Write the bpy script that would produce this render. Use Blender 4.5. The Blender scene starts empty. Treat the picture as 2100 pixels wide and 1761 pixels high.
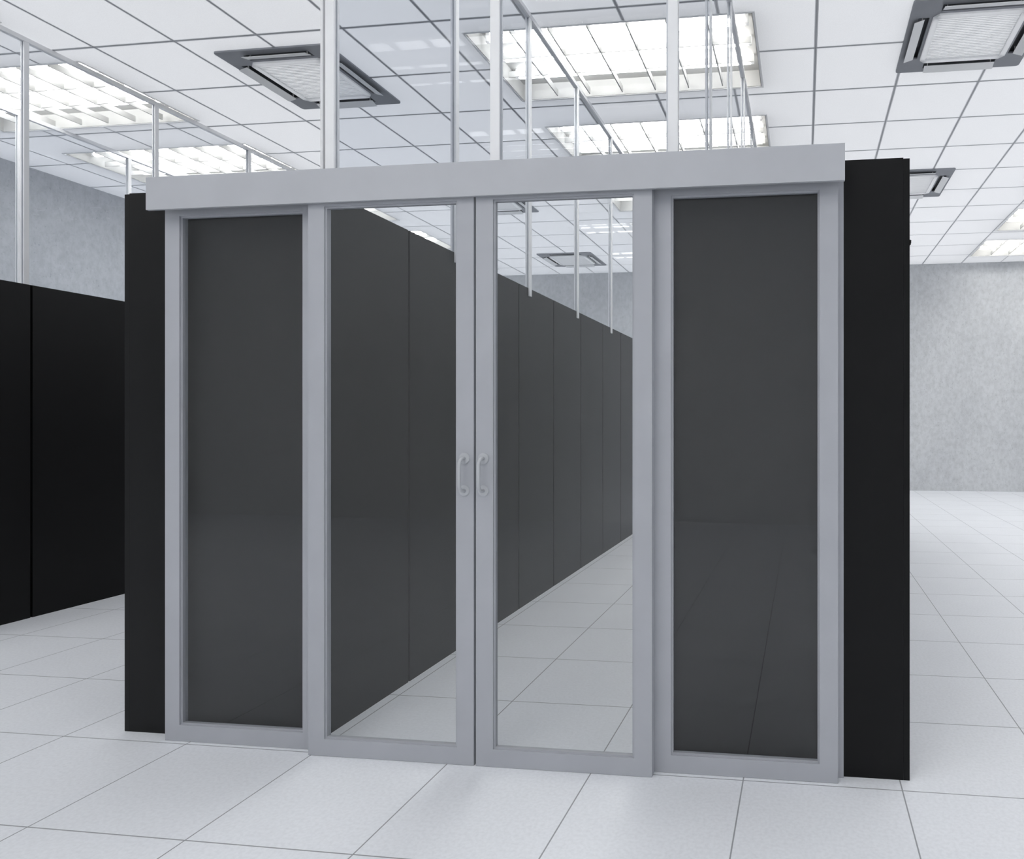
import bpy, bmesh, math
from mathutils import Vector, Matrix

sc = bpy.context.scene
C = sc.collection
R = math.radians

# ------------------------------------------------------------------ render look
sc.view_settings.view_transform = 'Standard'
sc.view_settings.look = 'None'
sc.view_settings.gamma = 1.0
sc.view_settings.exposure = 0.15
sc.view_settings.use_curve_mapping = False
sc.cycles.use_denoising = True
sc.cycles.use_adaptive_sampling = True
sc.cycles.adaptive_threshold = 0.05
sc.cycles.use_light_tree = False
sc.cycles.max_bounces = 8
sc.cycles.transparent_max_bounces = 24
sc.cycles.diffuse_bounces = 4
sc.cycles.glossy_bounces = 3
sc.cycles.caustics_reflective = False
sc.cycles.caustics_refractive = False
sc.cycles.sample_clamp_indirect = 6.0

# ------------------------------------------------------------------ key dimensions (metres)
EYE = 1.153
CEIL = 3.747
BACK_Y = 11.57
LEFT_X = -7.86
RIGHT_X = 9.0
FRONT_Y = -3.2
TILE_F, TF_X, TF_Y = 0.49873, -2.18823, 1.67482      # floor tiles: size and one joint
TILE_C, TC_X, TC_Y = 0.62183, -4.89346, 4.15159      # ceiling tiles
RACK_TOP = 1.998
PITCH = 0.58333
ROW_Y = 2.236

# ------------------------------------------------------------------ materials
def new_mat(name):
    m = bpy.data.materials.new(name)
    m.use_nodes = True
    nt = m.node_tree
    return m, nt, nt.nodes['Principled BSDF'], nt.nodes['Material Output']

def N(nt, t, **kw):
    n = nt.nodes.new(t)
    for k, v in kw.items():
        setattr(n, k, v)
    return n

def ramp(nt, fac, a, b, ca, cb):
    r = N(nt, 'ShaderNodeValToRGB')
    r.color_ramp.elements[0].position = a
    r.color_ramp.elements[1].position = b
    r.color_ramp.elements[0].color = (*ca, 1)
    r.color_ramp.elements[1].color = (*cb, 1)
    nt.links.new(fac, r.inputs['Fac'])
    return r.outputs['Color']

def mixc(nt, fac, a, b, mode='MIX'):
    n = N(nt, 'ShaderNodeMix', data_type='RGBA', blend_type=mode)
    for sock, v in ((n.inputs[0], fac), (n.inputs[6], a), (n.inputs[7], b)):
        if hasattr(v, 'is_linked'):
            nt.links.new(v, sock)
        elif isinstance(v, (int, float)):
            sock.default_value = v
        else:
            sock.default_value = (*v, 1)
    return n.outputs[2]

def math_n(nt, op, a, b=None, c=None):
    n = N(nt, 'ShaderNodeMath', operation=op)
    for i, v in enumerate((a, b, c)):
        if v is None:
            continue
        if hasattr(v, 'is_linked'):
            nt.links.new(v, n.inputs[i])
        else:
            n.inputs[i].default_value = v
    return n.outputs[0]

def paint(name, col, rough=0.5, spec=0.5, var=0.03, scale=6.0, metallic=0.0):
    m, nt, b, _ = new_mat(name)
    tc = N(nt, 'ShaderNodeTexCoord')
    nz = N(nt, 'ShaderNodeTexNoise')
    nz.inputs['Scale'].default_value = scale
    nz.inputs['Detail'].default_value = 3
    nt.links.new(tc.outputs['Object'], nz.inputs['Vector'])
    lo = tuple(c * (1 - var) for c in col)
    hi = tuple(min(1, c * (1 + var)) for c in col)
    nt.links.new(ramp(nt, nz.outputs['Fac'], 0.3, 0.7, lo, hi), b.inputs['Base Color'])
    b.inputs['Roughness'].default_value = rough
    b.inputs['Specular IOR Level'].default_value = spec
    b.inputs['Metallic'].default_value = metallic
    return m

def joint_mask(nt, vec, size, ox, oy, half):
    """1 on the joints of a square tile grid, 0 elsewhere (half = half the joint width in metres)"""
    sep = N(nt, 'ShaderNodeSeparateXYZ')
    nt.links.new(vec, sep.inputs[0])
    outs = []
    for ax, o in (('X', ox), ('Y', oy)):
        u = math_n(nt, 'SUBTRACT', sep.outputs[ax], o)
        p = math_n(nt, 'PINGPONG', u, size / 2)          # distance to the nearest joint
        outs.append(math_n(nt, 'LESS_THAN', p, half))
    return math_n(nt, 'MAXIMUM', outs[0], outs[1])

def floor_mat():
    m, nt, b, _ = new_mat('floor_tile_white')
    tc = N(nt, 'ShaderNodeTexCoord')
    v = tc.outputs['Object']
    big = N(nt, 'ShaderNodeTexNoise'); big.inputs['Scale'].default_value = 2.2; big.inputs['Detail'].default_value = 4
    fine = N(nt, 'ShaderNodeTexNoise'); fine.inputs['Scale'].default_value = 90; fine.inputs['Detail'].default_value = 4
    nt.links.new(v, big.inputs['Vector']); nt.links.new(v, fine.inputs['Vector'])
    base = ramp(nt, big.outputs['Fac'], 0.3, 0.7, FLOOR_LO, FLOOR_HI)
    spk = ramp(nt, fine.outputs['Fac'], 0.30, 0.62, (0.95, 0.95, 0.95), (1.02, 1.02, 1.02))
    base = mixc(nt, 1.0, base, spk, 'MULTIPLY')
    j = joint_mask(nt, v, TILE_F, TF_X, TF_Y, 0.0021)
    col = mixc(nt, j, base, (0.34, 0.35, 0.37))
    nt.links.new(col, b.inputs['Base Color'])
    b.inputs['Roughness'].default_value = 0.42
    b.inputs['Specular IOR Level'].default_value = 0.22
    return m

def ceiling_mat():
    m, nt, b, _ = new_mat('ceiling_tile')
    tc = N(nt, 'ShaderNodeTexCoord')
    v = tc.outputs['Object']
    fine = N(nt, 'ShaderNodeTexNoise'); fine.inputs['Scale'].default_value = 130; fine.inputs['Detail'].default_value = 3
    nt.links.new(v, fine.inputs['Vector'])
    base = ramp(nt, fine.outputs['Fac'], 0.32, 0.6, tuple(c * 0.965 for c in CEIL_COL), CEIL_COL)
    wide = joint_mask(nt, v, TILE_C, TC_X, TC_Y, 0.0112)
    core = joint_mask(nt, v, TILE_C, TC_X, TC_Y, 0.0040)
    # tiles made half translucent, so added light from above brightens the ceiling
    dif = N(nt, 'ShaderNodeBsdfDiffuse'); trl = N(nt, 'ShaderNodeBsdfTranslucent')
    nt.links.new(base, dif.inputs['Color']); nt.links.new(base, trl.inputs['Color'])
    tile = N(nt, 'ShaderNodeMixShader'); tile.inputs[0].default_value = 0.5
    nt.links.new(dif.outputs[0], tile.inputs[1]); nt.links.new(trl.outputs[0], tile.inputs[2])
    # opaque grey grid bars with a darker groove
    bar = mixc(nt, core, (0.74, 0.75, 0.775), (0.45, 0.46, 0.48))
    b.inputs['Roughness'].default_value = 0.7
    nt.links.new(bar, b.inputs['Base Color'])
    mx = N(nt, 'ShaderNodeMixShader')
    nt.links.new(wide, mx.inputs[0]); nt.links.new(tile.outputs[0], mx.inputs[1]); nt.links.new(b.outputs[0], mx.inputs[2])
    nt.links.new(mx.outputs[0], _.inputs['Surface'])
    return m

def concrete_mat():
    m, nt, b, _ = new_mat('concrete_wall')
    tc = N(nt, 'ShaderNodeTexCoord')
    v = tc.outputs['Object']
    mp = N(nt, 'ShaderNodeMapping'); mp.inputs['Scale'].default_value = (1, 1, 0.7)
    nt.links.new(v, mp.inputs['Vector'])
    big = N(nt, 'ShaderNodeTexNoise'); big.inputs['Scale'].default_value = 1.1; big.inputs['Detail'].default_value = 6
    big.inputs['Roughness'].default_value = 0.6
    med = N(nt, 'ShaderNodeTexNoise'); med.inputs['Scale'].default_value = 18; med.inputs['Detail'].default_value = 8
    med.inputs['Roughness'].default_value = 0.7
    pit = N(nt, 'ShaderNodeTexNoise'); pit.inputs['Scale'].default_value = 55; pit.inputs['Detail'].default_value = 6
    for n in (big, med, pit):
        nt.links.new(mp.outputs['Vector'], n.inputs['Vector'])
    col = ramp(nt, big.outputs['Fac'], 0.3, 0.72, WALL_LO, WALL_HI)
    col = mixc(nt, 1.0, col, ramp(nt, med.outputs['Fac'], 0.33, 0.6, (0.86, 0.86, 0.86), (1.03, 1.03, 1.03)), 'MULTIPLY')
    col = mixc(nt, 1.0, col, ramp(nt, pit.outputs['Fac'], 0.30, 0.38, (0.80, 0.81, 0.82), (1, 1, 1)), 'MULTIPLY')
    nt.links.new(col, b.inputs['Base Color'])
    b.inputs['Roughness'].default_value = 0.85
    b.inputs['Specular IOR Level'].default_value = 0.2
    bp = N(nt, 'ShaderNodeBump'); bp.inputs['Strength'].default_value = 0.15; bp.inputs['Distance'].default_value = 0.01
    nt.links.new(med.outputs['Fac'], bp.inputs['Height'])
    nt.links.new(bp.outputs['Normal'], b.inputs['Normal'])
    return m

def glass_mat(name, tint, f0=0.034, graze=1.0):
    """one face of a thin pane: Schlick reflection over a tinted see-through"""
    m = bpy.data.materials.new(name); m.use_nodes = True
    nt = m.node_tree
    nt.nodes.clear()
    out = N(nt, 'ShaderNodeOutputMaterial')
    geo = N(nt, 'ShaderNodeNewGeometry')
    dot = N(nt, 'ShaderNodeVectorMath', operation='DOT_PRODUCT')
    nt.links.new(geo.outputs['Incoming'], dot.inputs[0]); nt.links.new(geo.outputs['Normal'], dot.inputs[1])
    c = math_n(nt, 'ABSOLUTE', dot.outputs['Value'])
    inv = math_n(nt, 'SUBTRACT', 1.0, c)
    p5 = math_n(nt, 'POWER', inv, 5.0)
    fac = math_n(nt, 'MULTIPLY_ADD', p5, (1 - f0) * graze, f0)
    tr = N(nt, 'ShaderNodeBsdfTransparent'); tr.inputs['Color'].default_value = (*tint, 1)
    gl = N(nt, 'ShaderNodeBsdfGlossy'); gl.inputs['Roughness'].default_value = 0.02
    gl.inputs['Color'].default_value = (1, 1, 1, 1)
    mx = N(nt, 'ShaderNodeMixShader')
    nt.links.new(fac, mx.inputs[0]); nt.links.new(tr.outputs[0], mx.inputs[1]); nt.links.new(gl.outputs[0], mx.inputs[2])
    nt.links.new(mx.outputs[0], out.inputs['Surface'])
    return m

def backlit_mat(name, col):
    """white made translucent so added light from above brightens the part"""
    m = bpy.data.materials.new(name); m.use_nodes = True
    nt = m.node_tree; nt.nodes.clear()
    out = N(nt, 'ShaderNodeOutputMaterial')
    d = N(nt, 'ShaderNodeBsdfDiffuse'); t = N(nt, 'ShaderNodeBsdfTranslucent')
    for n in (d, t):
        n.inputs['Color'].default_value = (*col, 1)
    mx = N(nt, 'ShaderNodeMixShader'); mx.inputs[0].default_value = 0.5
    nt.links.new(d.outputs[0], mx.inputs[1]); nt.links.new(t.outputs[0], mx.inputs[2])
    nt.links.new(mx.outputs[0], out.inputs['Surface'])
    return m

def emit_mat(name, col, strength):
    m, nt, b, _ = new_mat(name)
    b.inputs['Base Color'].default_value = (0.9, 0.9, 0.9, 1)
    b.inputs['Emission Color'].default_value = (*col, 1)
    b.inputs['Emission Strength'].default_value = strength
    return m

FLOOR_LO, FLOOR_HI = (0.83, 0.85, 0.89), (0.86, 0.88, 0.92)
CEIL_COL = (0.90, 0.905, 0.92)
WALL_LO, WALL_HI = (0.55, 0.565, 0.585), (0.63, 0.645, 0.662)

M = {
    'floor': floor_mat(), 'ceiling': ceiling_mat(), 'concrete': concrete_mat(),
    'wall_paint': paint('white_wall_paint', (0.88, 0.89, 0.90), 0.8, 0.2),  # unseen walls only; white chosen to bounce more light
    'frame': paint('grey_powder_coat', (0.435, 0.447, 0.482), 0.5, 0.4),
    'header': paint('light_grey_powder_coat', (0.485, 0.498, 0.53), 0.5, 0.4),
    'rack': paint('black_satin_steel', (0.006, 0.0062, 0.0065), 0.45, 0.2, 0.08),
    'white_alu': paint('white_aluminium', (0.88, 0.885, 0.90), 0.45, 0.4),
    'dark_plastic': paint('dark_grey_plastic', (0.33, 0.342, 0.368), 0.55, 0.3),
    'recess': paint('dark_recess', (0.20, 0.21, 0.225), 0.7, 0.2),
    'backlit_plastic': backlit_mat('backlit_plastic', (0.93, 0.935, 0.945)),  # translucency added so light from above makes the grille brighter
    'grille_back': backlit_mat('grille_backing', (0.93, 0.935, 0.945)),  # passes the same added light, brightening the slats' background
    'white_plastic': paint('white_plastic', (0.95, 0.955, 0.96), 0.6, 0.2, 0.005),
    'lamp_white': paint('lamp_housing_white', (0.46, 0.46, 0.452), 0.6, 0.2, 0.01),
    'tube': emit_mat('fluorescent_tube', (1.0, 0.99, 0.965), 11.5),
    'steel': paint('satin_handle_steel', (0.52, 0.535, 0.56), 0.38, 0.5, 0.02),
    'door_glass': glass_mat('door_glass', (0.96, 0.968, 0.974)),
    'upper_glass': glass_mat('partition_glass', (0.945, 0.953, 0.965), 0.002, 0.1),
}

# ------------------------------------------------------------------ mesh helpers
def BM():
    return bmesh.new()

def add_box(bm, x0, x1, y0, y1, z0, z1):
    vs = [bm.verts.new((x, y, z)) for z in (z0, z1) for (x, y) in ((x0, y0), (x1, y0), (x1, y1), (x0, y1))]
    for f in ((0, 3, 2, 1), (4, 5, 6, 7), (0, 1, 5, 4), (1, 2, 6, 5), (2, 3, 7, 6), (3, 0, 4, 7)):
        bm.faces.new([vs[i] for i in f])

def box(x0, x1, y0, y1, z0, z1, bevel=0.0):
    bm = BM(); add_box(bm, x0, x1, y0, y1, z0, z1)
    if bevel:
        bmesh.ops.bevel(bm, geom=bm.edges[:], offset=bevel, segments=2, profile=0.5, affect='EDGES')
    return bm

def add_cyl(bm, p0, p1, r, seg=16):
    p0, p1 = Vector(p0), Vector(p1)
    d = p1 - p0
    q = d.to_track_quat('Z', 'Y').to_matrix().to_4x4()
    mat = Matrix.Translation((p0 + p1) / 2) @ q
    bmesh.ops.create_cone(bm, cap_ends=True, segments=seg, radius1=r, radius2=r, depth=d.length, matrix=mat)

def add_tube(bm, pts, r, seg=14):
    """a round bar swept along points"""
    pts = [Vector(p) for p in pts]
    rings = []
    side = None
    for i, p in enumerate(pts):
        t = (pts[min(i + 1, len(pts) - 1)] - pts[max(i - 1, 0)]).normalized()
        if side is None:
            side = t.orthogonal().normalized()
        side = (side - t * side.dot(t)).normalized()
        up = t.cross(side)
        rings.append([bm.verts.new(p + r * (math.cos(2 * math.pi * k / seg) * side + math.sin(2 * math.pi * k / seg) * up)) for k in range(seg)])
    for a, b in zip(rings, rings[1:]):
        for k in range(seg):
            bm.faces.new((a[k], a[(k + 1) % seg], b[(k + 1) % seg], b[k]))
    bm.faces.new(rings[0][::-1]); bm.faces.new(rings[-1])

def obj(name, bm, mat, parent=None, smooth=False):
    bmesh.ops.recalc_face_normals(bm, faces=bm.faces[:])
    me = bpy.data.meshes.new(name)
    bm.to_mesh(me); bm.free()
    me.materials.append(M[mat] if isinstance(mat, str) else mat)
    if smooth:
        for p in me.polygons:
            p.use_smooth = True
    o = bpy.data.objects.new(name, me)
    C.objects.link(o)
    if parent:
        o.parent = parent
    return o

def thing(name, label, cat, loc=(0, 0, 0), group=None):
    o = bpy.data.objects.new(name, None)
    o.empty_display_size = 0.1
    C.objects.link(o)
    o.location = loc
    o['label'] = label; o['category'] = cat; o['kind'] = 'thing'
    if group:
        o['group'] = group
    return o

def struct(name, bm, mat):
    o = obj(name, bm, mat)
    o['kind'] = 'structure'
    return o

def copy_thing(root, loc, label, group=None):
    r = root.copy(); C.objects.link(r)
    r.location = loc; r['label'] = label
    if group:
        r['group'] = group
    def rec(src, dst):
        for ch in src.children:
            c = ch.copy(); C.objects.link(c); c.parent = dst
            rec(ch, c)
    rec(root, r)
    return r

# ------------------------------------------------------------------ positions of the ceiling fittings
LAMP_W, LAMP_D = 1.948, 0.976
lamp_cols = (-6.161, -1.2895, 3.572)
lamp_rows = [4.788 + 1.4635 * k for k in (-4, -3, -1, 0, 1, 2, 3, 4)]  # first rows are unseen, put in to light the floor and door front
lamps = [(x, y) for x in lamp_cols for y in lamp_rows]
AC_HALF = 0.4365
ac_cols = (-3.6855, 1.111)
ac_rows = (4.7356, 7.638, 10.543)
ac = [(x, y) for x in ac_cols for y in ac_rows]

# ------------------------------------------------------------------ the room
struct('floor', box(LEFT_X - 0.1, RIGHT_X, FRONT_Y, BACK_Y + 0.1, -0.1, 0.0), 'floor')
struct('wall_back', box(LEFT_X - 0.1, RIGHT_X, BACK_Y, BACK_Y + 0.1, 0.0, CEIL + 0.3), 'concrete')
struct('wall_left', box(LEFT_X - 0.1, LEFT_X, FRONT_Y, BACK_Y, 0.0, CEIL + 0.3), 'concrete')
struct('wall_right', box(RIGHT_X, RIGHT_X + 0.1, FRONT_Y, BACK_Y + 0.1, 0.0, CEIL + 0.3), 'wall_paint')
struct('wall_front', box(LEFT_X - 0.1, RIGHT_X + 0.1, FRONT_Y - 0.1, FRONT_Y, 0.0, CEIL + 0.3), 'wall_paint')

def ceiling_mesh():
    holes = [(x - LAMP_W / 2, x + LAMP_W / 2, y - LAMP_D / 2, y + LAMP_D / 2) for x, y in lamps]
    holes += [(x - 0.40, x + 0.40, y - 0.40, y + 0.40) for x, y in ac]
    xs = sorted({LEFT_X, RIGHT_X, *[h[0] for h in holes], *[h[1] for h in holes]})
    ys = sorted({FRONT_Y, BACK_Y, *[h[2] for h in holes], *[h[3] for h in holes]})
    bm = BM()
    grid = {}
    def v(x, y):
        if (x, y) not in grid:
            grid[(x, y)] = bm.verts.new((x, y, CEIL))
        return grid[(x, y)]
    for x0, x1 in zip(xs, xs[1:]):
        for y0, y1 in zip(ys, ys[1:]):
            cx, cy = (x0 + x1) / 2, (y0 + y1) / 2
            if any(h[0] < cx < h[1] and h[2] < cy < h[3] for h in holes):
                continue
            bm.faces.new((v(x0, y0), v(x0, y1), v(x1, y1), v(x1, y0)))
    return bm
struct('ceiling', ceiling_mesh(), 'ceiling')

# ------------------------------------------------------------------ recessed ceiling lights
def make_lamp(label, group):
    t = thing('ceiling_light', label, 'ceiling light', (0, 0, CEIL), group)
    hw, hd, dep, th = LAMP_W / 2, LAMP_D / 2, 0.125, 0.012
    g = 0.003
    bm = BM()                                              # open-bottomed box
    add_box(bm, -hw + g, hw - g, -hd + g, hd - g, dep, dep + th)
    add_box(bm, -hw + g, -hw + g + th, -hd + g, hd - g, 0.0, dep)
    add_box(bm, hw - g - th, hw - g, -hd + g, hd - g, 0.0, dep)
    add_box(bm, -hw + g + th, hw - g - th, -hd + g, -hd + g + th, 0.0, dep)
    add_box(bm, -hw + g + th, hw - g - th, hd - g - th, hd - g, 0.0, dep)
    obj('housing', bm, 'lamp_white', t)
    bm = BM()                                              # thin rim that laps the ceiling tiles
    rim = 0.006
    for (x0, x1, y0, y1) in ((-hw - rim, hw + rim, -hd - rim, -hd + 0.010), (-hw - rim, hw + rim, hd - 0.010, hd + rim),
                             (-hw - rim, -hw + 0.010, -hd + 0.010, hd - 0.010), (hw - 0.010, hw + rim, -hd + 0.010, hd - 0.010)):
        add_box(bm, x0, x1, y0, y1, -0.004, -0.0005)
    obj('rim', bm, 'white_plastic', t)
    bm = BM()                                              # louvre: cross blades and two long blades
    w = hw - 0.045
    for k in range(1, 7):
        x = -w + 2 * w * k / 7
        add_box(bm, x - 0.004, x + 0.004, -hd + 0.04, hd - 0.04, 0.004, 0.052)
    for y in (-0.125, 0.125):
        add_box(bm, -w, w, y - 0.003, y + 0.003, 0.006, 0.050)
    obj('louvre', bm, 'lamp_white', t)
    for y in (-0.25, 0.0, 0.25):
        bm = BM()
        add_cyl(bm, (-w + 0.035, y, 0.082), (w - 0.035, y, 0.082), 0.026, 12)
        tb = obj('tube', bm, 'tube', t, smooth=True)
        for s in (-1, 1):
            obj('lamp_holder', box(s * (w - 0.02) - 0.014, s * (w - 0.02) + 0.014, y - 0.016, y + 0.016, 0.062, dep), 'white_plastic', tb)
    return t

lamp_labels = {
    (0, 4): 'large white louvred ceiling light at the upper left, cut off by the left edge',
    (0, 5): 'louvred ceiling light behind the upper left one, over the left header end',
    (0, 6): 'ceiling light just above the rack tops through the left sliding door, nearer of two',
    (0, 7): 'ceiling light just above the rack tops through the left sliding door, farther of two',
    (1, 4): 'big bright louvred ceiling light over the aisle, at the top centre of the photo',
    (1, 5): 'bright louvred ceiling light over the aisle, right above the top of the grey header',
    (1, 6): 'ceiling light whose bright corner shows at the top right of the right sliding door glass',
    (1, 7): 'ceiling light whose faint corner shows at the right edge of the right sliding door glass',
    (2, 7): 'louvred ceiling light at the right edge, nearer of the two before the far wall',
    (2, 8): 'louvred ceiling light at the right edge of the photo, nearest to the far concrete wall',
}
lamp0 = None
for i, x in enumerate(lamp_cols):
    for k, y in enumerate(lamp_rows):
        lab = lamp_labels.get((i, k + 1))
        if lab is None:
            lab = ('white louvred ceiling light on the viewer side of the glass doors, added out of frame' if k < 3
                   else 'white louvred ceiling light hidden behind racks or door frames or beyond the frame')
        if lamp0 is None:
            lamp0 = make_lamp(lab, 'recessed louvred ceiling lights'); lamp0.location = (x, y, CEIL)
        else:
            copy_thing(lamp0, (x, y, CEIL), lab)

# ------------------------------------------------------------------ ceiling cassette air conditioners
def make_ac(label):
    """origin: centre of the panel at ceiling height"""
    t = thing('ceiling_air_conditioner', label, 'air conditioner', (0, 0, CEIL), 'ceiling cassette air conditioners')
    zf = -0.012
    a, s0, s1, L = AC_HALF, 0.310, 0.380, 0.250
    G = 0.285
    cuts = [-a, -s1, -s0, -G, -L, L, G, s0, s1, a]
    bm = BM(); vv = {}
    def v(x, y):
        if (x, y) not in vv:
            vv[(x, y)] = bm.verts.new((x, y, zf))
        return vv[(x, y)]
    for x0, x1 in zip(cuts, cuts[1:]):
        for y0, y1 in zip(cuts, cuts[1:]):
            cx, cy = (x0 + x1) / 2, (y0 + y1) / 2
            if (s0 < abs(cx) < s1 and abs(cy) < L) or (s0 < abs(cy) < s1 and abs(cx) < L):
                continue                                   # the four outlet slots
            if max(abs(cx), abs(cy)) < G and min(abs(cx), abs(cy)) < L:
                continue                                   # the intake opening
            bm.faces.new((v(x0, y0), v(x0, y1), v(x1, y1), v(x1, y0)))
    corners = [vv[(sx * a, sy * a)] for sx in (-1, 1) for sy in (-1, 1)]
    bmesh.ops.bevel(bm, geom=corners, offset=0.022, segments=4, profile=0.5, affect='VERTICES')
    r = bmesh.ops.extrude_face_region(bm, geom=bm.faces[:])
    for e in r['geom']:
        if isinstance(e, bmesh.types.BMVert):
            e.co.z = -0.0005
    obj('panel', bm, 'dark_plastic', t)
    bm = BM()                                              # sheet metal body above the panel, with the four outlet ducts; centre left open to backlight the grille
    for s in (-1, 1):
        add_box(bm, s * 0.346 - 0.044, s * 0.346 + 0.044, -0.39, 0.39, 0.035, 0.06)
        add_box(bm, -0.302, 0.302, s * 0.346 - 0.044, s * 0.346 + 0.044, 0.035, 0.06)
        for r in (0.302, 0.386):
            h = r + 0.004
            add_box(bm, s * r - 0.004, s * r + 0.004, -h, h, 0.0, 0.036)
            add_box(bm, -h, h, s * r - 0.004, s * r + 0.004, 0.0, 0.036)
    obj('body', bm, 'recess', t)
    # the intake grille: chamfered white frame and fine white slats
    def octo(h, c, z):
        return [(x, y, z) for x, y in ((-h + c, -h), (h - c, -h), (h, -h + c), (h, h - c), (h - c, h), (-h + c, h), (-h, h - c), (-h, -h + c))]
    bm = BM()
    zg0, zg1 = -0.026, zf
    h, inn = 0.290, 0.252
    lo = [bm.verts.new(p) for p in octo(h, 0.036, zg0)]
    up = [bm.verts.new(p) for p in octo(h, 0.036, zg1)]
    sq = [bm.verts.new((x, y, zg0)) for x, y in ((-inn, -inn), (inn, -inn), (inn, inn), (-inn, inn))]
    squ = [bm.verts.new((x, y, zg1)) for x, y in ((-inn, -inn), (inn, -inn), (inn, inn), (-inn, inn))]
    for k in range(8):
        bm.faces.new((lo[k], lo[(k + 1) % 8], up[(k + 1) % 8], up[k]))
    for side in range(4):
        o0, o1, o2 = lo[(2 * side) % 8], lo[(2 * side + 1) % 8], lo[(2 * side + 2) % 8]
        bm.faces.new((o0, o1, sq[(side + 1) % 4], sq[side]))
        bm.faces.new((o1, o2, sq[(side + 1) % 4]))
        bm.faces.new((sq[side], sq[(side + 1) % 4], squ[(side + 1) % 4], squ[side]))
    fr = obj('intake_grille', bm, 'backlit_plastic', t)
    bm = BM()
    bm.faces.new([bm.verts.new((x, y, zg1 - 0.002)) for x, y in ((-inn, -inn), (-inn, inn), (inn, inn), (inn, -inn))])
    obj('grille_backing', bm, 'grille_back', fr)
    bm = BM()
    n = 25
    for k in range(n):
        y = -inn + 2 * inn * (k + 0.5) / n
        add_box(bm, -inn, inn, y - 0.0028, y + 0.0028, zg0 + 0.006, zg1 - 0.004)
    obj('slats', bm, 'white_plastic', fr)
    # four open flaps, one below each slot, tilted outwards
    for q in range(4):
        bm = BM()
        ri, zi, ro, zo, th = 0.341, -0.021, 0.404, -0.039, 0.003
        pts = [(ri, zi), (ro, zo), (ro, zo + th), (ri, zi + th)]
        rings = [[bm.verts.new((x, rr, zz)) for rr, zz in pts] for x in (-L + 0.006, L - 0.006)]
        for k in range(4):
            bm.faces.new((rings[0][k], rings[0][(k + 1) % 4], rings[1][(k + 1) % 4], rings[1][k]))
        bm.faces.new(rings[0][::-1]); bm.faces.new(rings[1])
        for s in (-1, 1):                                   # pivot arms up into the slot
            add_box(bm, s * (L - 0.03) - 0.003, s * (L - 0.03) + 0.003, 0.346, 0.354, -0.022, 0.02)
        bmesh.ops.rotate(bm, cent=(0, 0, 0), matrix=Matrix.Rotation(q * math.pi / 2, 3, 'Z'), verts=bm.verts[:])
        obj('flap', bm, 'white_plastic', t)
    return t

ac_labels = [
    'grey and white ceiling air conditioner at the upper left, crossed by a white partition post',
    'ceiling air conditioner seen through the upper left corner of the right sliding door glass',
    'farthest ceiling air conditioner, seen through the right sliding door just before the back wall',
    'grey and white ceiling air conditioner cut off by the top right corner of the photo',
    'ceiling air conditioner half hidden behind the right end of the black racks',
    'ceiling air conditioner hidden behind the right end rack near the back wall',
]
ac0 = None
for (x, y), lab in zip(ac, ac_labels):
    if ac0 is None:
        ac0 = make_ac(lab); ac0.location = (x, y, CEIL)
    else:
        copy_thing(ac0, (x, y, CEIL), lab)

# ------------------------------------------------------------------ server racks
def make_rack(label, group, top, xi, xo, latch):
    """origin: floor, front edge of the rack on the aisle face (x = 0). xi/xo: aisle face and outer face in x (signed)"""
    t = thing('server_rack', label, 'server rack', (0, 0, 0), group)
    s = 1 if xo > xi else -1
    g, dth = 0.0015, 0.02
    lo, hi = sorted((xi + s * dth, xo - s * dth))
    obj('body', box(lo, hi, g, PITCH - g, 0.0, top - 0.0), 'rack', t)
    for nm, xa, xb in (('front_door', xi, xi + s * (dth - 0.0005)), ('rear_door', xo - s * (dth - 0.0005), xo)):
        a, b = sorted((xa, xb))
        gap = 0.0105
        d = obj(nm, box(a, b, g, PITCH - gap, 0.0, top - 0.003), 'rack', t)
        if latch and nm == 'rear_door':
            bm = BM()
            hx = xo
            pts = [(hx - s * 0.002, 0.06, 1.725), (hx + s * 0.009, 0.06, 1.735), (hx + s * 0.011, 0.06, 1.745), (hx - s * 0.002, 0.06, 1.75)]
            add_tube(bm, pts, 0.004, 10)
            obj('door_latch', bm, 'rack', d)
    return t

XL_IN, XL_OUT = -1.733, -2.507
XR_IN, XR_OUT = -0.457, 0.337
left_names = [
    'black server rack at the front of the left row, left of the glass doors',
    'black server rack second in the left row, seen through the left sliding door',
    'black server rack third in the left row, partly behind the sliding doors meeting stiles',
    'black server rack fourth in the left row, first whole one through the right sliding door',
    'black server rack fifth in the left row, seen through the right sliding door',
    'black server rack sixth in the left row, seen through the right sliding door',
    'black server rack seventh in the left row, seen through the right sliding door',
    'black server rack eighth in the left row, last one seen through the right sliding door',
    'black server rack ninth in the left row, hidden behind the right sliding door stile',
]
rk = None
for k, lab in enumerate(left_names):
    loc = (0, ROW_Y + k * PITCH, 0)
    if rk is None:
        rk = make_rack(lab, 'black racks of the left row', RACK_TOP, XL_IN, XL_OUT, False); rk.location = loc
    else:
        copy_thing(rk, loc, lab)
rr = None
for k in range(9):
    loc = (0, ROW_Y + k * PITCH, 0)
    lab = ('black server rack at the front of the right row, right of the glass doors' if k == 0
           else 'black server rack of the right row, hidden behind its front rack')
    if rr is None:
        rr = make_rack(lab, 'black racks of the right row', RACK_TOP, XR_IN, XR_OUT, True); rr.location = loc
    else:
        copy_thing(rr, loc, lab)
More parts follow.
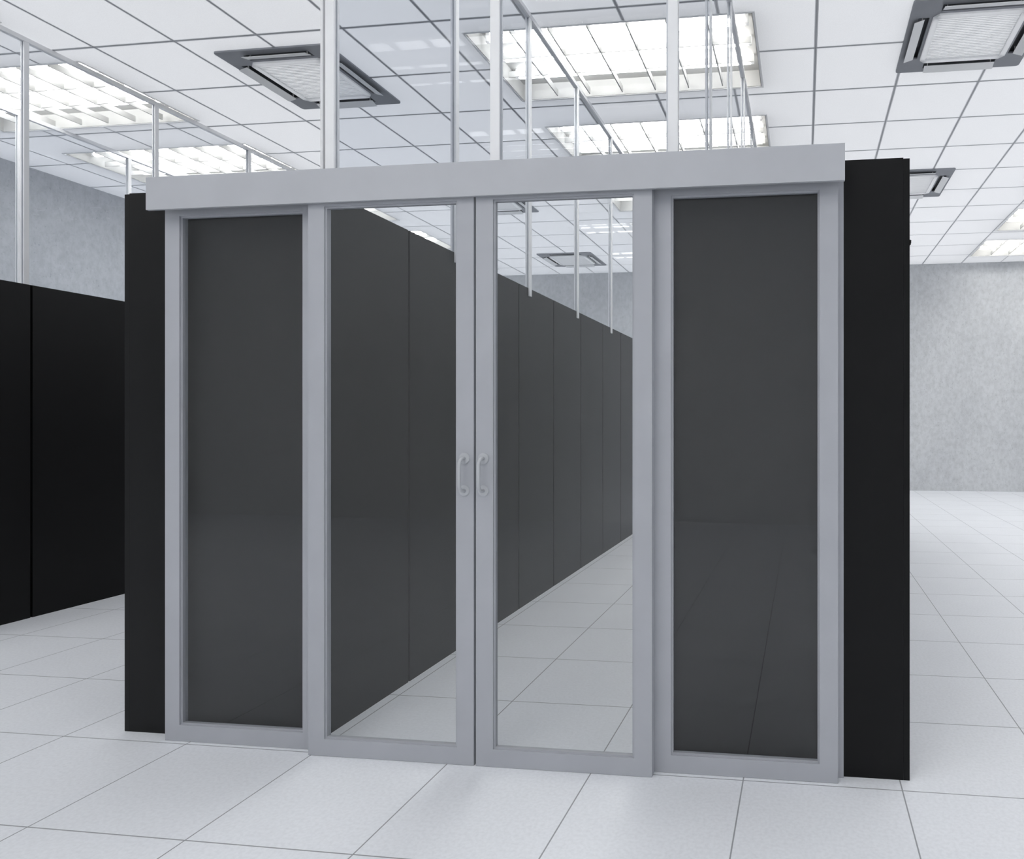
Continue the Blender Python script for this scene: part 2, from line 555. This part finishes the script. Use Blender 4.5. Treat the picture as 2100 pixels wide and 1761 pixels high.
# lower row of the neighbouring aisle, its rear doors facing right
NB_IN, NB_OUT, NB_TOP = -5.235, -4.498, 1.953
nb = None
for k, lab in ((1, 'black server rack cut off by the left edge of the photo'),
               (2, 'black server rack between the left edge and the front rack of the left row'),
               (3, 'black server rack of the far left row, hidden behind the left row'),
               (4, 'black server rack of the far left row, hidden behind the left row')):
    loc = (0, 2.301 + k * PITCH, 0)
    if nb is None:
        nb = make_rack(lab, 'black racks of the far left row', NB_TOP, NB_IN, NB_OUT, False); nb.location = loc
    else:
        copy_thing(nb, loc, lab)

# ------------------------------------------------------------------ glass partitions between rack tops and ceiling
RAIL_H = 0.030
def side_partition(label, xc, s, ys, z0, y_end, foot):
    """runs along y at x = xc; s: +1 when the aisle is at +x. Each post is a pair of flat bars clamping the glass"""
    t = thing('glass_partition', label, 'glass partition', (xc, ys[0], z0), 'glass partitions over the racks')
    y0 = ys[0]
    top = CEIL - z0
    for y in ys:
        bm = BM()
        a, b = sorted((s * 0.005, s * 0.015))
        add_box(bm, a, b, y - y0 - 0.015, y - y0 + 0.015, -foot, top - RAIL_H - 0.0055)
        a, b = sorted((-s * 0.005, -s * 0.015))
        add_box(bm, a, b, y - y0 - 0.015, y - y0 + 0.015, 0.001, top - RAIL_H - 0.0055)
        obj('post', bm, 'white_alu', t)
    bm = box(-0.016, 0.016, -0.015, y_end - y0, top - RAIL_H - 0.005, top - 0.0055)
    obj('ceiling_rail', bm, 'white_alu', t)
    ends = list(ys) + ([y_end] if y_end - ys[-1] > 0.1 else [])
    for a, b in zip(ends, ends[1:]):
        obj('glass_pane', box(-0.004, 0.004, a - y0 + 0.001, b - y0 - 0.001, 0.002, top - RAIL_H - 0.0055), 'upper_glass', t)
    return t

side_ys = [3.221 + 0.921 * k for k in range(-1, 6)]
side_partition('glass partition with white posts standing on the left row of racks, along the aisle',
               -1.738, 1, side_ys[:6], RACK_TOP, side_ys[5] + 0.56, 0.053)
side_partition('glass partition with white posts standing on the right row of racks, along the aisle',
               -0.452, -1, side_ys[:6], RACK_TOP, side_ys[5] + 0.56, 0.053)
side_partition('glass partition with white posts behind the racks at the left edge of the photo',
               -5.225, -1, [3.983 + 0.932 * k for k in range(-1, 4)], NB_TOP, 7.25, 0.0)
side_partition('farther glass partition at the left, its post rising above the left end rack',
               -6.545, 1, [4.945 + 0.935 * k for k in range(-1, 3)], NB_TOP, 7.25, 0.0)

def front_partition():
    yc, z0 = 2.262, 2.022
    t = thing('glass_partition', 'glass partition with three white posts rising from the grey header to the ceiling', 'glass partition',
              (-1.095, yc, z0), 'glass partitions over the racks')
    top = CEIL - z0
    xs = FRONT_POSTS
    for xa in xs:
        bm = BM()
        for ya in (-0.015, 0.005):
            add_box(bm, xa + 1.095 - 0.0165, xa + 1.095 + 0.0165, ya, ya + 0.010, 0.0, top - RAIL_H - 0.0055)
        obj('post', bm, 'white_alu', t)
    obj('ceiling_rail', box(xs[0] + 1.095 - 0.0165, xs[2] + 1.095 + 0.0165, -0.016, 0.016, top - RAIL_H - 0.005, top - 0.0055), 'white_alu', t)
    for a, b in zip(xs, xs[1:]):
        obj('glass_pane', box(a + 1.095 + 0.001, b + 1.095 - 0.001, -0.004, 0.004, 0.0, top - RAIL_H - 0.0055), 'upper_glass', t)
FRONT_POSTS = (-1.688, -1.066, -0.437)
front_partition()

# ------------------------------------------------------------------ the sliding door front
def door_leaf(root, x0, x1, y0, y1, ztop, stile, zin0, zin1, pane_y):
    """frame (one mesh of four members) and glass pane; coordinates are world, the root sits at (x0, y0, 0)"""
    ox, oy = root.location.x, root.location.y
    bm = BM()
    X0, X1, Y0, Y1 = x0 - ox, x1 - ox, y0 - oy, y1 - oy
    add_box(bm, X0, X0 + stile, Y0, Y1, 0.001, ztop)
    add_box(bm, X1 - stile, X1, Y0, Y1, 0.001, ztop)
    add_box(bm, X0 + stile, X1 - stile, Y0, Y1, 0.001, zin0)
    add_box(bm, X0 + stile, X1 - stile, Y0, Y1, zin1, ztop)
    bmesh.ops.remove_doubles(bm, verts=bm.verts[:], dist=1e-5)
    obj('frame', bm, 'frame', root)
    py = pane_y - oy
    bm = BM()
    gx = 0.006
    for (a, b, c, d) in ((X0 + stile, X1 - stile, zin0, zin0 + gx), (X0 + stile, X1 - stile, zin1 - gx, zin1),
                         (X0 + stile, X0 + stile + gx, zin0 + gx, zin1 - gx), (X1 - stile - gx, X1 - stile, zin0 + gx, zin1 - gx)):
        add_box(bm, a, b, py - 0.007, py + 0.007, c, d)
    obj('glazing_bead', bm, 'frame', root)
    obj('glass_pane', box(X0 + stile + 0.001, X1 - stile - 0.001, py - 0.003, py + 0.003, zin0 + 0.001, zin1 - 0.001), 'door_glass', root)

def door_handle(root, hx, y, z_lo, z_hi):
    ox, oy = root.location.x, root.location.y
    x, yy = hx - ox, y - oy
    bm = BM()
    off, rad = 0.037, 0.023
    pts = [(x, yy - 0.002, z_hi)]
    n = 6
    for k in range(n + 1):
        a = k / n * math.pi / 2
        pts.append((x, yy - off + rad - rad * math.sin(a), z_hi - rad + rad * math.cos(a)))
    for k in range(n + 1):
        a = k / n * math.pi / 2
        pts.append((x, yy - off + rad - rad * math.cos(a), z_lo + rad - rad * math.sin(a)))
    pts.append((x, yy - 0.002, z_lo))
    add_tube(bm, pts, 0.0055, 16)
    h = obj('pull_handle', bm, 'steel', root, smooth=True)
    h['label'] = 'satin steel pull handle on round rosettes'
    for z in (z_hi, z_lo):
        bm = BM()
        add_cyl(bm, (x, yy - 0.0045, z), (x, yy + 0.0005, z), 0.0185, 32)
        e = [ed for ed in bm.edges if all(abs(v.co.y - (yy - 0.0045)) < 1e-4 for v in ed.verts)]
        bmesh.ops.bevel(bm, geom=e, offset=0.0015, segments=2, affect='EDGES')
        obj('rosette', bm, 'steel', h)

ZT = 1.955
YS0, YS1 = 2.154, 2.188
YF0, YF1 = 2.190, 2.225
t = thing('fixed_glass_panel', 'grey framed fixed glass panel at the left end of the door front', 'glass panel', (-2.289, YF0, 0), 'glazed panels of the door front')
door_leaf(t, -2.289, -1.690, YF0, YF1, ZT, 0.0575, 0.0585, 1.8905, 2.204)
t = thing('fixed_glass_panel', 'grey framed fixed glass panel at the right end of the door front', 'glass panel', (-0.4905, YF0, 0), 'glazed panels of the door front')
door_leaf(t, -0.4905, 0.108, YF0, YF1, ZT, 0.0585, 0.0585, 1.8905, 2.204)
t = thing('sliding_door', 'grey framed sliding glass door left of the middle gap, with a pull handle', 'sliding door', (-1.698, YS0, 0), 'glazed panels of the door front')
door_leaf(t, -1.698, -1.0955, YS0, YS1, ZT, 0.060, 0.0585, 1.8905, 2.167)
door_handle(t, -1.1275, YS0, 0.920, 1.028)
t = thing('sliding_door', 'grey framed sliding glass door right of the middle gap, with a pull handle', 'sliding door', (-1.0875, YS0, 0), 'glazed panels of the door front')
door_leaf(t, -1.0875, -0.4875, YS0, YS1, ZT, 0.060, 0.0585, 1.8905, 2.167)
door_handle(t, -1.0600, YS0, 0.920, 1.028)

# slim jamb posts against the end racks
for s, x0, x1, lab in ((0, 0.085, 0.1275, 'slim grey jamb post between the right fixed glass panel and the right end rack'),
                       (1, -2.305, -2.265, 'slim grey jamb post behind the left fixed glass panel against the left end rack')):
    o = obj('jamb_post', box(x0, x1, 2.2265, 2.2345, 0.001, ZT), 'frame')
    o['label'] = lab; o['category'] = 'door jamb'; o['kind'] = 'thing'; o['group'] = 'jamb posts'

# header: a pelmet with an open underside that hides the door tops
bm = BM()
hx0, hx1, hz0, hz1 = -2.311, 0.1265, 1.8995, 2.0145
add_box(bm, hx0, hx1, 2.138, 2.150, hz0, hz1)                 # front face
add_box(bm, hx0, hx1, 2.150, 2.234, hz1 - 0.012, hz1)        # top
add_box(bm, hx0, hx0 + 0.004, 2.150, 2.234, 1.942, hz1 - 0.012)
add_box(bm, hx1 - 0.004, hx1, 2.150, 2.234, 1.942, hz1 - 0.012)
add_box(bm, hx0 + 0.004, hx1 - 0.004, 2.150, 2.2265, ZT + 0.001, hz1 - 0.012)   # running gear the doors hang from
bmesh.ops.remove_doubles(bm, verts=bm.verts[:], dist=1e-5)
o = obj('door_header', bm, 'header')
o['label'] = 'long light grey header box across the top of all four glass panels'
o['category'] = 'door header'; o['kind'] = 'thing'

# ------------------------------------------------------------------ added sky light above the closed room, seeping through the translucent ceiling
w = bpy.data.worlds.new('world'); sc.world = w
w.use_nodes = True
bg = w.node_tree.nodes['Background']
bg.inputs['Color'].default_value = (0.96, 0.975, 1.0, 1)
bg.inputs['Strength'].default_value = 1.18

# ------------------------------------------------------------------ camera (rectilinear, level, shifted lens)
F_PX, CX, CY, YAW = 1393.78, 1476.59, 862.98, 7.0324
cam = bpy.data.cameras.new('camera')
cam.sensor_fit = 'HORIZONTAL'
cam.sensor_width = 36.0
cam.lens = F_PX / 2100 * 36.0
cam.shift_x = (1050 - CX) / 2100
cam.shift_y = (CY - 880.5) / 2100
cam.clip_start = 0.05
co = bpy.data.objects.new('camera', cam)
C.objects.link(co)
co.location = (0, 0, EYE)
co.rotation_euler = (R(90), 0, R(YAW))
sc.camera = co
